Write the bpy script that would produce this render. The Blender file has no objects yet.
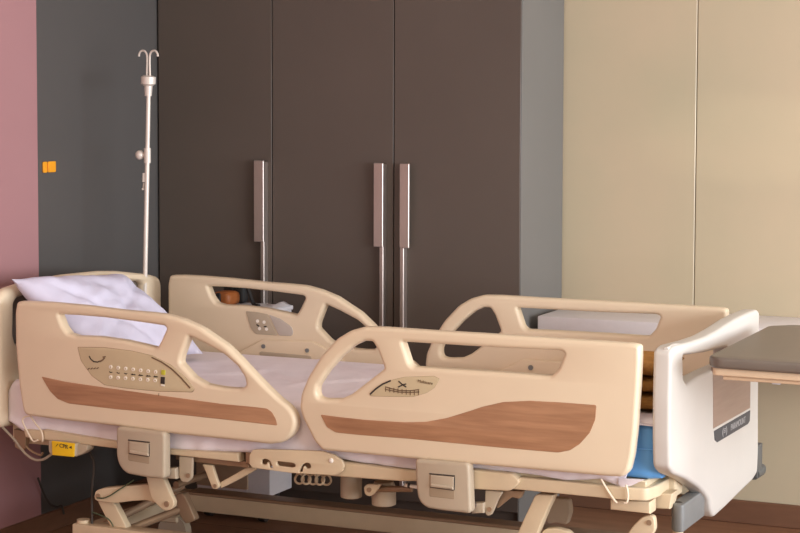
import bpy, bmesh, math, random
from mathutils import Vector, Matrix, noise
random.seed(7)
S = bpy.context.scene
COL = S.collection

# ------------------------------------------------------------------ camera
EYE = Vector((0, 0, 1.6))
FPX, YAW, PIT, ROL, CY = 1870.6, .428636, .066805, .0029044, 210.77
f0 = Vector((-math.sin(YAW), math.cos(YAW), 0)); rt = Vector((math.cos(YAW), math.sin(YAW), 0)); up0 = Vector((0, 0, 1))
FW = f0*math.cos(PIT) - up0*math.sin(PIT); UP = up0*math.cos(PIT) + f0*math.sin(PIT)
RX = rt*math.cos(ROL) + UP*math.sin(ROL); UY = UP*math.cos(ROL) - rt*math.sin(ROL)
cam = bpy.data.cameras.new('camera'); co = bpy.data.objects.new('camera', cam); COL.objects.link(co)
M = Matrix((RX, UY, -FW)).transposed().to_4x4(); M.translation = EYE
co.matrix_world = M
cam.sensor_width = 36; cam.lens = FPX/800*36; cam.shift_y = -(266.5-CY)/800; cam.clip_end = 60; cam.clip_start = .05
S.camera = co


def ray(px, py): return RX*((px-400)/FPX) - UY*((py-CY)/FPX) + FW
def on_y(px, py, y): d = ray(px, py); return EYE + d*(y/d.y)          # a measured point on a plane across the room
def on_x(px, py, x): d = ray(px, py); return EYE + d*(x/d.x)
def on_z(px, py, z): d = ray(px, py); return EYE + d*((z-EYE.z)/d.z)

# ------------------------------------------------------------------ materials
def lin(c): return tuple(((v/255)/12.92 if v/255 <= .04045 else ((v/255+.055)/1.055)**2.4) for v in c) + (1,)
def mat(name, rgb, rough=.5, metal=0, var=.05, scale=30, bump=0, bscale=200, spec=.5, stretch=None, rgb2=None, coat=0):
    m = bpy.data.materials.new(name); m.use_nodes = True
    n = m.node_tree.nodes; l = m.node_tree.links; b = n['Principled BSDF']
    b.inputs['Roughness'].default_value = rough; b.inputs['Metallic'].default_value = metal
    b.inputs['Specular IOR Level'].default_value = spec; b.inputs['Coat Weight'].default_value = coat
    tc = n.new('ShaderNodeTexCoord'); mp = n.new('ShaderNodeMapping'); l.new(tc.outputs['Object'], mp.inputs['Vector'])
    if stretch: mp.inputs['Scale'].default_value = stretch
    t = n.new('ShaderNodeTexNoise'); t.inputs['Scale'].default_value = scale; t.inputs['Detail'].default_value = 4
    l.new(mp.outputs['Vector'], t.inputs['Vector'])
    cr = n.new('ShaderNodeValToRGB'); cr.color_ramp.elements[0].position = .3; cr.color_ramp.elements[1].position = .7
    a = lin(rgb); z = lin(rgb2) if rgb2 else tuple(min(1, c*(1+var)) for c in a[:3]) + (1,)
    if not rgb2: a = tuple(c*(1-var) for c in a[:3]) + (1,)
    cr.color_ramp.elements[0].color = a; cr.color_ramp.elements[1].color = z
    l.new(t.outputs['Fac'], cr.inputs['Fac']); l.new(cr.outputs['Color'], b.inputs['Base Color'])
    if bump:
        t2 = n.new('ShaderNodeTexNoise'); t2.inputs['Scale'].default_value = bscale; l.new(mp.outputs['Vector'], t2.inputs['Vector'])
        bp = n.new('ShaderNodeBump'); bp.inputs['Strength'].default_value = bump; bp.inputs['Distance'].default_value = .01
        l.new(t2.outputs['Fac'], bp.inputs['Height']); l.new(bp.outputs['Normal'], b.inputs['Normal'])
    return m

PL = mat('beige_plastic', (226, 206, 178), .38, var=.02, scale=6)
PL_DAY = mat('beige_plastic_daylit', (205, 199, 192), .36, var=.02, scale=6)  # rail plastic made whiter: cool daylight on the footboard put into the colour
FR = mat('painted_steel_beige', (212, 191, 160), .42, var=.04, scale=14)
GB = mat('grey_beige_plastic', (182, 165, 143), .45, var=.02)
GB2 = mat('grey_beige_shaded', (160, 140, 116), .5, var=.02)  # darker copy of the grey-beige plastic, shade of the latch recess in its colour
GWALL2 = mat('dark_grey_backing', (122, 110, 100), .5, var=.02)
PANEL = mat('control_panel_film', (202, 184, 150), .5, var=.02)
WOOD = mat('wood_grain_inlay', (157, 114, 84), .42, scale=5, stretch=(1.2, 6, 14), rgb2=(182, 136, 102))
GREYIN = mat('taupe_inlay', (150, 126, 112), .4, scale=5, stretch=(6, 1.2, 14), rgb2=(160, 136, 121))
GREY = mat('grey_bumper_rubber', (120, 120, 119), .5, var=.04)
DGREY = mat('dark_grey_strip', (74, 74, 78), .5, var=.02)
STEEL = mat('brushed_steel', (188, 174, 166), .42, metal=.85, var=.06, scale=40, stretch=(20, 20, 1))
TUBE = mat('tube_steel_warm_bounce', (160, 132, 106), .4, metal=.25, var=.05)  # steel browned, warm bounce from the floor put into the colour
WHITEC = mat('white_sheet_cotton', (236, 226, 232), .9, var=.03, scale=14, bump=.06, bscale=35, spec=.2)
PILC = mat('pillow_cotton', (216, 212, 232), .9, var=.03, scale=10, bump=.1, bscale=22, spec=.2)
BLUE = mat('blue_mattress_vinyl', (100, 166, 230), .5, var=.04, scale=10)
BROWN = mat('brown_blanket_wool', (178, 130, 72), .95, var=.18, scale=25, bump=.4, bscale=90, spec=.1)
YEL = mat('yellow_plastic', (236, 190, 22), .45, var=.03)
DARK = mat('dark_ink', (52, 44, 40), .6)
INK = mat('brown_ink', (120, 96, 74), .6)
RIM = mat('panel_rim', (166, 142, 114), .6)
WHITE = mat('white_button', (240, 232, 222), .4)
LIGHTINK = mat('pale_lettering', (170, 168, 168), .5)
YGREEN = mat('yellow_green_button', (196, 190, 60), .4)
CORD = mat('cord_grey', (158, 142, 124), .6)
DCORD = mat('cord_dark', (62, 54, 48), .6)
GREENW = mat('green_wire', (72, 84, 58), .6)
TIE = mat('tie_tape', (232, 214, 190), .9)
WARD = mat('wardrobe_brown', (92, 81, 74), .42, var=.04, scale=3, spec=.4)
WSIDE = mat('wardrobe_side_grey', (110, 107, 104), .5, var=.03, scale=3)
PINK = mat('pink_gloss_panel', (172, 127, 129), .22, var=.02, scale=2)
GWALL = mat('grey_gloss_panel', (88, 84, 82), .3, var=.03, scale=2)
BWALL = mat('beige_wall', (184, 172, 145), .33, scale=1.6, rgb2=(197, 178, 151), bump=.05, bscale=5)
PLAIN = mat('plain_wall', (214, 200, 178), .7, var=.02)
CEIL = mat('ceiling_white', (232, 226, 216), .8, var=.01)
FLOOR = mat('floor_vinyl_wood', (128, 88, 64), .35, scale=3, stretch=(1, 9, 1), rgb2=(146, 104, 78))
KEYG = mat('keypad_grey', (190, 178, 168), .5, var=.02)
ROLL = mat('roller_dark_grey', (92, 92, 90), .5, var=.02)
SKIRT = mat('brown_skirting', (112, 77, 57), .45, var=.08, scale=8, stretch=(1, 1, 6))
TABT = mat('table_top_grey', (112, 101, 92), .34, var=.03, scale=20)
TABF = mat('table_cream_frame', (222, 196, 166), .45, var=.02)
CABW = mat('cabinet_white', (226, 220, 222), .45, var=.02)
CABB = mat('cabinet_beige_front', (176, 148, 122), .5, var=.03)
ORANGE = mat('orange_sticker', (240, 160, 30), .5, var=.04)
ORED = mat('orange_red_mark', (196, 96, 24), .5)
TAN = mat('tan_leather', (160, 92, 44), .5, var=.12, scale=30)
BLACK = mat('black_fabric', (34, 32, 32), .7)
IVW = mat('iv_white_metal', (226, 214, 204), .35, metal=.15, var=.02)
CLEAR = mat('window_frame_white', (230, 230, 230), .5)

# ------------------------------------------------------------------ object helpers
ROOTS = {}
def tag(o, label=None, cat=None, group=None, kind=None):
    for k, v in (('label', label), ('category', cat), ('group', group), ('kind', kind)):
        if v: o[k] = v
    return o
def empty(name, loc, label, cat, group=None):
    o = bpy.data.objects.new(name, None); o.location = loc; COL.objects.link(o); o.empty_display_size = .1
    ROOTS[o.name] = Vector(loc)
    return tag(o, label, cat, group)
def rootloc(p):
    while p.parent: p = p.parent
    return Vector(p.location)
def link(name, me, m, parent=None, angle=35, origin=None):
    off = rootloc(parent) if parent else (Vector(origin) if origin else Vector((0, 0, 0)))
    if off.length: me.transform(Matrix.Translation(-off))
    o = bpy.data.objects.new(name, me); COL.objects.link(o)
    for mm in (m if isinstance(m, (list, tuple)) else [m]): me.materials.append(mm)
    for p in me.polygons: p.use_smooth = True
    me.set_sharp_from_angle(angle=math.radians(angle))
    if parent: o.parent = parent
    elif origin: o.location = origin
    return o
def mesh(bm, name):
    bmesh.ops.recalc_face_normals(bm, faces=bm.faces)
    me = bpy.data.meshes.new(name); bm.to_mesh(me); bm.free(); return me
def part(name, bm, m, parent=None, angle=35, origin=None): return link(name, mesh(bm, name), m, parent, angle, origin)

def add_box(bm, lo, hi, bev=0, seg=2):
    r = bmesh.ops.create_cube(bm, size=1); vs = r['verts']
    for v in vs: v.co = Vector((lo[i] + (v.co[i]+.5)*(hi[i]-lo[i]) for i in range(3)))
    if bev:
        es = list({e for v in vs for e in v.link_edges})
        bmesh.ops.bevel(bm, geom=es, offset=bev, segments=seg, profile=.5, affect='EDGES')
def box(name, lo, hi, m, parent=None, bev=.004, seg=2, origin=None):
    bm = bmesh.new(); add_box(bm, lo, hi, bev, seg); return part(name, bm, m, parent, 40, origin)
def add_tube(bm, pts, r, n=10, caps=True):
    pts = [Vector(p) for p in pts]; rings = []
    rr = r if isinstance(r, (list, tuple)) else [r]*len(pts)
    prev = None
    for i, p in enumerate(pts):
        t = (pts[min(i+1, len(pts)-1)] - pts[max(i-1, 0)]).normalized()
        if prev is None:
            a = Vector((0, 0, 1)) if abs(t.z) < .9 else Vector((1, 0, 0)); u = t.cross(a).normalized()
        else: u = (prev - t*prev.dot(t)).normalized()
        prev = u; w = t.cross(u)
        rings.append([bm.verts.new(p + (u*math.cos(k*2*math.pi/n) + w*math.sin(k*2*math.pi/n))*rr[i]) for k in range(n)])
    for A, B in zip(rings, rings[1:]):
        for k in range(n): bm.faces.new((A[k], A[(k+1) % n], B[(k+1) % n], B[k]))
    if caps: bm.faces.new(rings[0][::-1]); bm.faces.new(rings[-1])
def tube(name, pts, r, m, parent=None, n=10, origin=None):
    bm = bmesh.new(); add_tube(bm, pts, r, n); return part(name, bm, m, parent, 50, origin)
def spline(pts, k=6):
    P = [Vector(p) for p in pts]; P = [2*P[0]-P[1]] + P + [2*P[-1]-P[-2]]; out = []
    for i in range(1, len(P)-2):
        for j in range(k):
            t = j/k; a, b, c, d = P[i-1:i+3]
            out.append(.5*((2*b) + (c-a)*t + (2*a-5*b+4*c-d)*t*t + (3*b-a-3*c+d)*t**3))
    return out + [P[-2]]
def add_ball(bm, c, r, sc=(1, 1, 1), u=16, v=10):
    rs = bmesh.ops.create_uvsphere(bm, u_segments=u, v_segments=v, radius=r)
    for q in rs['verts']: q.co = Vector(c) + Vector((q.co.x*sc[0], q.co.y*sc[1], q.co.z*sc[2]))

def densify(p, step):
    out = []
    for a, b in zip(p, p[1:] + p[:1]):
        d = math.dist(a, b); k = max(1, int(d/step + .5))
        out += [(a[0]+(b[0]-a[0])*j/k, a[1]+(b[1]-a[1])*j/k) for j in range(k)]
    return out
def chaikin(p, it=2):
    for _ in range(it):
        q = []
        for a, b in zip(p, p[1:] + p[:1]):
            q += [(.75*a[0]+.25*b[0], .75*a[1]+.25*b[1]), (.25*a[0]+.75*b[0], .25*a[1]+.75*b[1])]
        p = q
    return p
def rnd(p, step=.03, it=2): return chaikin(densify(p, step), it) if step else p

def solid(name, outer, holes, a, b, bev, axis, m, parent=None, res=3, angle=32, origin=None):
    """a plate with a rounded rim: outline in 2-D, from depth a to depth b. axis 'y': (x,z) outline, axis 'x': (y,z), axis 'z': (x,y)."""
    cu = bpy.data.curves.new(name, 'CURVE'); cu.dimensions = '2D'; cu.fill_mode = 'BOTH'
    for pl in [outer] + list(holes):
        s = cu.splines.new('POLY'); s.points.add(len(pl)-1); s.use_cyclic_u = True
        for k, q in enumerate(pl): s.points[k].co = (q[0], q[1], 0, 1)
    h = (b-a)/2; bev = min(bev, h*.98)
    cu.extrude = h-bev; cu.bevel_depth = bev; cu.bevel_resolution = res; cu.offset = -bev
    o = bpy.data.objects.new(name, cu); COL.objects.link(o)
    dg = bpy.context.evaluated_depsgraph_get(); me = bpy.data.meshes.new_from_object(o.evaluated_get(dg))
    bpy.data.objects.remove(o); bpy.data.curves.remove(cu)
    c = (a+b)/2
    for v in me.vertices:
        x, y, z = v.co
        v.co = {'y': (x, c-z, y), 'x': (c+z, x, y), 'z': (x, y, c+z)}[axis]
    bm = bmesh.new(); bm.from_mesh(me); bpy.data.meshes.remove(me)
    bmesh.ops.remove_doubles(bm, verts=bm.verts, dist=2e-5)
    return part(name, bm, m, parent, angle, origin)
def tr_y(px, y): return [(p.x, p.z) for p in (on_y(*q, y) for q in px)]
def plate(name, px, y, depth, m, parent=None, bev=.003, holes=(), step=.02, it=2):
    """a plate traced on the plane at distance y and reaching back by depth"""
    return solid(name, rnd(tr_y(px, y+bev), step, it), [rnd(tr_y(h, y+bev), step, it) for h in holes], y, y+depth, bev, 'y', m, parent)
def disc_y(bm, c, r, d, n=16):
    add_tube(bm, [Vector(c), Vector(c)+Vector((0, d, 0))], r, n)
def text(name, body, size, m, parent, M4, depth=.0006):
    cu = bpy.data.curves.new(name, 'FONT'); cu.body = body; cu.size = size; cu.extrude = depth; cu.align_x = 'CENTER'; cu.align_y = 'CENTER'
    o = bpy.data.objects.new(name, cu); COL.objects.link(o)
    dg = bpy.context.evaluated_depsgraph_get(); me = bpy.data.meshes.new_from_object(o.evaluated_get(dg))
    bpy.data.objects.remove(o); bpy.data.curves.remove(cu); me.transform(M4)
    return link(name, me, m, parent)

# ------------------------------------------------------------------ the room
XL, XR, YB, YF, HC = -3.90, 2.2, 6.70, -1.2, 2.9
def struct(name, bm, m): return tag(part(name, bm, m), kind='structure')
bm = bmesh.new(); add_box(bm, (XL-.1, YF, -.1), (XR+.1, YB+.1, 0)); struct('floor', bm, FLOOR)
bm = bmesh.new(); add_box(bm, (XL-.1, YF, HC), (XR+.1, YB+.1, HC+.1)); struct('ceiling', bm, CEIL)
bm = bmesh.new()
YP = 5.458
add_box(bm, (XL-.1, YF, 0), (XL+.004, YP-.002, HC))
o = struct('wall_left', bm, PINK)
bm = bmesh.new(); add_box(bm, (XL-.1, YP, 0), (XL, YB, HC)); struct('wall_left_grey', bm, GWALL)
bm = bmesh.new()
add_box(bm, (XL, YB+.012, 0), (XR, YB+.1, HC))
for a, b in ((-2.397, -1.869), (-1.8665, -.6), (-.595, .7), (.705, XR)): add_box(bm, (a, YB, 0), (b, YB+.03, HC), .0025, 1)
struct('wall_back', bm, BWALL)
bm = bmesh.new(); add_box(bm, (XL, YB-.003, 0), (-2.402, YB+.011, HC)); struct('wall_back_grey', bm, WSIDE)
# right wall with a wide window opening
WY0, WY1, WZ0, WZ1 = 1.4, 6.1, .6, 2.05
bm = bmesh.new()
add_box(bm, (XR, YF, 0), (XR+.12, WY0, HC)); add_box(bm, (XR, WY1, 0), (XR+.12, YB, HC))
add_box(bm, (XR, WY0, 0), (XR+.12, WY1, WZ0)); add_box(bm, (XR, WY0, WZ1), (XR+.12, WY1, HC))
struct('wall_right', bm, PLAIN)
bm = bmesh.new()
for k in range(5):
    y = WY0+(WY1-WY0)*k/4; add_box(bm, (XR+.03, y-.03, WZ0), (XR+.09, y+.03, WZ1), .004, 1)
for z in (WZ0+.03, WZ1-.03): add_box(bm, (XR+.03, WY0, z-.03), (XR+.09, WY1, z+.03), .004, 1)
struct('window_1', bm, CLEAR)
bm = bmesh.new(); add_box(bm, (-2.383, YB-.016, 0), (XR, YB, .085), .003, 1); struct('baseboard_back', bm, SKIRT)
bm = bmesh.new(); add_box(bm, (XL, YF, 0), (XL+.014, 6.25, .07), .003, 1); struct('baseboard_left', bm, SKIRT)
bm = bmesh.new()
for k in range(6): add_box(bm, (XL+.01, 6.32-.24*k-.0015, .0001), (XR-.01, 6.32-.24*k+.0015, .0006))
struct('trim_1', bm, DCORD); bpy.data.objects['trim_1']['label'] = 'dark joints between the floor planks'

# ------------------------------------------------------------------ wardrobe
WF = 6.25
wd = empty('wardrobe', (-3.13, 6.5, 0), 'tall dark brown three-door wardrobe built against the back wall', 'wardrobe')
bm = bmesh.new()
add_box(bm, (XL+.004, WF+.022, .0), (-2.383, YB-.006, 2.85), .002, 1)
part('carcass', bm, WARD, wd)
box('side_panel', (-2.387, WF+.004, 0), (-2.381, YB-.008, 2.85), WSIDE, wd, .001, 1)
DX = [-3.9, -3.39, -2.882, -2.383]
for k in range(3):
    a, b = max(DX[k], XL+.006)+.002, DX[k+1]-.002
    d = box('door', (a, WF, .06), (b, WF+.02, 2.82), WARD, wd, .0015, 1)
    s = on_y((260, 379.5, 404)[k], 200, WF-.03).x
    w0, w1 = ((-.024, .018), (-.022, .016), (-.016, .022))[k]
    bm = bmesh.new()
    # a full-height edge strip and the wider grip plate standing on it
    t0, t1 = ((.002, .018), (.0, .016), (-.016, .0))[k]
    add_box(bm, (s+t0, WF-.032, .1), (s+t1, WF+.001, 1.31), .002, 1)
    add_box(bm, (s+w0, WF-.036, 1.006), (s+w1, WF-.026, 1.316), .002, 1)
    part('handle', bm, STEEL, d)

# ------------------------------------------------------------------ orange sign on the grey wall
sg = empty('wall_sign', (XL+.003, 5.495, 1.31), 'small orange sticker stuck on the grey wall panel', 'sign')
q = [on_x(x, y, XL+.004) for x, y in ((43, 161), (55.5, 160), (55.5, 173), (43, 174))]
y0, y1, z0, z1 = min(p.y for p in q), max(p.y for p in q), min(p.z for p in q)+.004, max(p.z for p in q)-.004
ym = y0+(y1-y0)*.36
solid('label_half', rnd([(y0, z0), (ym-.003, z0), (ym-.003, z1), (y0, z1)], .012), [], XL+.001, XL+.006, .001, 'x', ORANGE, sg)
solid('label_half', rnd([(ym+.003, z0), (y1, z0), (y1, z1), (ym+.003, z1)], .012), [], XL+.001, XL+.006, .001, 'x', ORANGE, sg)
solid('backing', [(y0+.01, z0+.006), (y1-.01, z0+.006), (y1-.01, z1-.006), (y0+.01, z1-.006)], [], XL+.0003, XL+.003, .0005, 'x', ORED, sg)

# ------------------------------------------------------------------ the bed
VN, VFI, TH = 4.85, 5.767, .045            # near outer face, far inner face, rail thickness
VF = VFI + TH
bed = empty('hospital_bed', (-2.5, 5.33, 0), 'beige hospital bed with raised side rails and wood-grain inlays', 'bed')

L_OUT = [(20, 301), (34, 301), (52.6, 302), (86.7, 305.2), (126, 310), (150, 312), (168, 314), (185, 319), (203, 327), (229, 345), (242, 358), (255, 372), (268, 385.5), (281, 398), (290, 405), (296, 412), (298.5, 421), (297, 430), (292, 437), (284, 442), (272, 443.3), (237, 439.3), (180, 433.5), (117, 425), (80, 421), (43, 416.5), (29, 414.5), (26, 410), (22, 385), (18.5, 345), (18, 312)]
L_HA = [(60.5, 314), (80, 315), (105, 317), (136.7, 321), (166, 325.3), (168.5, 328), (163, 340), (159.5, 346.5), (156, 347), (147, 344.8), (126, 340), (100, 336.3), (78, 335.5), (70, 333), (65, 326)]
L_HB = [(190.7, 335.5), (206.5, 343), (226, 354), (239.4, 366), (246, 376), (248, 384), (244, 388), (235, 388), (223.6, 387), (207.8, 384), (194.7, 376.5), (182, 362.5), (183, 356)]
L_IN = [(41.5, 376.5), (65.7, 381.7), (105, 387.5), (157.7, 395), (223, 404), (255, 407), (267, 408.5), (272, 412), (276, 419), (277.6, 425.5), (223, 419.3), (180, 414.7), (115, 409), (69, 403.5), (58, 399), (50, 391)]
L_CP = [(78, 347.5), (105, 347.8), (131, 351), (152, 355.7), (171, 365), (186.6, 378.3), (194.5, 389), (192, 391.8), (157.7, 391), (126, 388), (105, 384.8), (92, 375.6), (81.5, 361)]
R_OUT = [(302, 407), (303.5, 393), (310.5, 376), (323.7, 355), (339.4, 338), (352.6, 330), (365.7, 326.5), (384, 326.8), (430, 330), (500, 334.2), (560, 338.3), (615, 341.8), (634, 343), (641.5, 345), (641.8, 358), (640.5, 385), (639.5, 400), (637.5, 430), (634.5, 455), (630.5, 471), (624, 476), (610, 475.3), (500, 465.6), (415, 458), (360, 452.7), (325, 449.5), (317, 441), (305, 417)]
R_HA = [(318.5, 392), (319, 386), (329, 371), (342, 356.5), (355, 345.5), (366, 340.5), (374, 341), (379, 349), (386, 368), (379, 373.6), (365.7, 384), (352.6, 394), (342, 398.6), (326, 398.8), (320, 397)]
R_HB = [(404, 341.3), (430, 343), (500, 347.3), (561, 350), (566, 352.5), (560, 368), (553, 375), (545, 375.2), (508.7, 372.3), (430, 367.3), (415, 366.5), (411, 363)]
R_IN = [(320.5, 414.5), (340, 417), (365.7, 419.8), (405, 422.2), (426, 421.8), (447, 418), (471, 410.6), (482.5, 406.7), (503.5, 402), (529.7, 400.7), (560, 402.3), (596.5, 405), (595.5, 419), (590, 432.5), (580, 443.8), (570, 450.3), (558, 452.5), (500, 447.5), (410, 438.8), (360, 435), (336, 432.5), (327, 427)]
R_CP = [(369.5, 394.5), (379, 387), (392, 380), (405, 377), (434, 376.2), (439.5, 379), (434, 388), (426, 393), (413, 396.7), (390, 396.5), (371, 396)]

def rail(out, holes, inlay, cp, near):
    o2, h2 = rnd(tr_y(out, VN+TH*.45), .022), [rnd(tr_y(h, VN+TH*.35), .014) for h in holes]
    a, b = (VN, VN+TH) if near else (VFI, VF)
    r = solid('side_rail', o2, h2, a, b, .0125, 'y', PL, bed, res=5, angle=60)
    yo = VN if near else VF                                   # outward face carries the inlay and the panel
    s = 1 if near else -1
    def onface(nm, px, t, m, lift=.0015, bev=.001, step=.012):
        ya, yb = sorted((yo - s*lift, yo + s*t))
        return solid(nm, rnd(tr_y(px, VN), step), [], ya, yb, bev, 'y', m, r)
    onface('wood_inlay', inlay, .004, WOOD)
    onface('panel_rim', [(x + (x-sum(q[0] for q in cp)/len(cp))*.012, y + (y-sum(q[1] for q in cp)/len(cp))*.03) for x, y in cp], .004, RIM, lift=.0006)
    onface('control_panel', cp, .004, PANEL, lift=.0012)
    return r
lr = rail(L_OUT, [L_HA, L_HB], L_IN, L_CP, True)
rr = rail(R_OUT, [R_HA, R_HB], R_IN, R_CP, True)
flr = rail(L_OUT, [L_HA, L_HB], L_IN, L_CP, False)
frr = rail(R_OUT, [R_HA, R_HB], R_IN, R_CP, False)

YP_ = VN-.0014
def stroke(bm, pts, w, t=.0012, y=YP_):
    """an inked stroke standing a hair proud of the near rail"""
    P = [on_y(*p, VN) for p in pts]
    for a, b in zip(P, P[1:]):
        d = (b-a); n = Vector((-d.z, 0, d.x)).normalized()*w/2
        v = [bm.verts.new(Vector((q.x, yy, q.z))) for yy in (y-t, y) for q in (a+n, b+n, b-n, a-n)]
        for f in ((3, 2, 1, 0), (4, 5, 6, 7), (0, 1, 5, 4), (1, 2, 6, 5), (2, 3, 7, 6), (3, 0, 4, 7)): bm.faces.new([v[i] for i in f])
PX = .0027                                                   # one photograph pixel at the near rail, metres
# near head rail: bed pictogram, two rows of keys
bm = bmesh.new(); stroke(bm, [(89.5, 356), (91, 359), (94, 361.5), (98, 362), (100, 361)], .0035); part('pictogram', bm, DARK, lr)
bm = bmesh.new(); stroke(bm, [(100, 361.5), (103, 360), (105, 357.5)], .005); stroke(bm, [(103, 357), (106, 356.5)], .004)
for k in range(4): stroke(bm, [(88+3*k, 369.5-.3*k), (90+3*k, 368-.2*k)], .003)
part('pictogram', bm, INK, lr)
for row, (x0, yA, x1, yB) in enumerate(((111, 366.8, 156, 371.8), (111, 377, 155.5, 380.2))):
    for k in range(7):
        t = k/6; px, py = x0+(x1-x0)*t, yA+(yB-yA)*t
        bm = bmesh.new(); c = on_y(px, py, VN); add_tube(bm, [(c.x, YP_-.002, c.z), (c.x, VN+.001, c.z)], .0056, 14); b = part('button', bm, WHITE, lr)
        bm = bmesh.new(); add_tube(bm, [(c.x+.0008, YP_-.0026, c.z-.0006), (c.x+.0008, YP_-.0015, c.z-.0006)], .0028, 10)
        part('key_symbol', bm, PANEL, lr)
bm = bmesh.new()
for k in range(7):
    x = 111+7.5*k; y = 372+.7*k; stroke(bm, [(x-1.3, y-.5), (x, y+.5), (x+1.6, y+.2)], .0026)
    if k > 2: stroke(bm, [(x-2.2, y+.6), (x+2.4, y+.6)], .0022)
part('key_pictogram', bm, DARK, lr)
plate('button', [(161.3, 369.8), (165.2, 370.2), (165, 375.2), (161.1, 374.8)], VN-.004, .005, YGREEN, lr, .001, step=.006)
plate('indicator', [(160.7, 376.8), (164.8, 377.2), (164.6, 384.2), (160.4, 383.6)], VN-.0035, .004, DARK, lr, .001, step=0)
plate('indicator', [(161, 384.4), (164.4, 384.8), (164.3, 386.3), (160.9, 385.9)], VN-.0035, .004, WHITE, lr, .001, step=0)
bm = bmesh.new(); stroke(bm, [(152, 357.2), (162, 362), (172, 368.8), (181, 377.3), (190.5, 388)], .0045); part('panel_groove', bm, INK, lr)
bm = bmesh.new(); stroke(bm, [(159.2, 393), (159.1, 396)], .0016); part('seam_mark', bm, INK, lr)
# near foot rail: crossed pictogram, scale, caption
bm = bmesh.new(); stroke(bm, [(398.8, 381), (402.3, 384.2), (406.5, 387)], .0036); stroke(bm, [(406.5, 383.8), (403, 384.7), (398.4, 387)], .0036); part('pictogram', bm, DARK, rr)
bm = bmesh.new()
stroke(bm, [(385.5, 386.6), (392, 388.6), (400, 390.4), (410, 390.6), (419.5, 389.4)], .0028)
stroke(bm, [(385.5, 389.2), (392, 390.6), (400, 392), (410, 392.4), (419.5, 391.8)], .0028)
for k in range(9): x = 386+4.1*k; y = 387.5+min(k, 6)*.6; stroke(bm, [(x, y-1), (x, y+4)], .0022)
part('scale_graphic', bm, INK, rr)
c = on_y(425.5, 382.2, VN)
RYX = Matrix.Rotation(math.pi/2, 4, 'X')
text('caption', 'Multicare', .0125, INK, rr, Matrix.Translation((c.x, YP_-.0006, c.z)) @ Matrix.Rotation(math.radians(5), 4, 'Y') @ RYX)
bm = bmesh.new(); stroke(bm, [(370.3, 394.2), (376, 388.8), (383, 384), (391, 380.5)], .0045); part('panel_groove', bm, DARK, rr)

# far rails, inward faces: nurse keypad, hinge plates with bolts
def far_plate(nm, px, t, m, par, bev=.0015, step=.012):
    return solid(nm, rnd(tr_y(px, VFI), step), [], VFI-t, VFI+.004, bev, 'y', m, par)
far_plate('keypad', [(246, 311), (257, 312), (268, 314.3), (278, 335.3), (256, 334), (251, 328)], .003, GB, flr)
far_plate('keypad_cover', [(269, 314.5), (281, 319), (292, 327), (293.5, 332), (292, 336), (279, 335.5)], .003, KEYG, flr)
bm = bmesh.new()
for px, py in ((258, 321), (264.5, 322), (260, 328.5), (267, 329)):
    c = on_y(px, py, VFI); disc_y(bm, (c.x, VFI-.0042, c.z), .006, .003)
part('keypad_buttons', bm, WHITE, flr)
bm = bmesh.new()
for p in (((257, 324.5), (259.5, 326)), ((264.5, 326.5), (267, 326.3))):
    a, b = on_y(*p[0], VFI), on_y(*p[1], VFI); add_tube(bm, [(a.x, VFI-.0035, a.z), (b.x, VFI-.0035, b.z)], .0025, 6)
part('keypad_marks', bm, DARK, flr)
far_plate('hinge_cover', [(240, 352), (263, 339.3), (313, 341.5), (322, 346), (345, 361), (345, 372), (240, 372)], .009, PL, flr, .004)
far_plate('hinge_slot', [(260.5, 352.5), (262.5, 351), (312, 355.5), (314, 361), (310, 361.5), (262, 357)], .0125, GB, flr, .002)
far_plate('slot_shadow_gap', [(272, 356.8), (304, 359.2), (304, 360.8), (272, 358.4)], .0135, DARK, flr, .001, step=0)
for px, py in ((264.8, 346), (308.5, 350), (336.5, 361.5)):
    c = on_y(px, py, VFI); bm = bmesh.new(); disc_y(bm, (c.x, VFI-.013, c.z), .0075, .006); part('bolt', bm, GREY, flr)
far_plate('hinge_cover', [(498, 372), (523, 359.3), (575, 362), (600, 377), (600, 392), (498, 385)], .009, PL, frr, .004)
c = on_y(531.8, 367.2, VFI); bm = bmesh.new(); disc_y(bm, (c.x, VFI-.013, c.z), .0085, .006); part('bolt', bm, GREY, frr)
c = on_y(575, 371, VFI); bm = bmesh.new(); disc_y(bm, (c.x, VFI-.013, c.z), .0085, .006); part('bolt', bm, GREY, frr)

# footboard ---------------------------------------------------------------
FT = .052                                                    # thickness; the board is turned a little off square
def foot_x(y): return -1.447 + .032*(y-4.82)
FI, FO = -1.447-FT/2, -1.447+FT/2
def shrink(px): return [(x + 6*(1-(x-655)/102) - 6.5*(x-655)/102, y) for x, y in px]
def tr_f(px, off=0):
    out = []
    for x, y in px:
        d = ray(x, y); k = (-1.447+off-.032*4.82)/(d.x-.032*d.y); p = EYE + d*k; out.append((p.y, p.z))
    return out
def turned(o):
    for v in o.data.vertices: v.co.x += .032*(v.co.y+5.33-4.82)
    return o
F_OUT = [(656.5, 350), (662, 345.2), (681, 341), (698, 336), (712.7, 329), (729.8, 319.3), (746.8, 312), (756.6, 309), (758.5, 312), (757.5, 340), (757, 400), (757, 450), (756, 472), (751, 479.5), (735, 493), (720, 506), (706, 517), (703.5, 512), (701, 500), (697, 494), (690, 487.4), (675, 478.6), (660, 473.5), (655.5, 468), (654.8, 440), (655, 400)]
F_HO = [(682, 355.5), (698, 352), (711, 346), (713.5, 352), (711.5, 362), (707, 371), (695, 377), (685, 384.5), (681, 378)]
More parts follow.
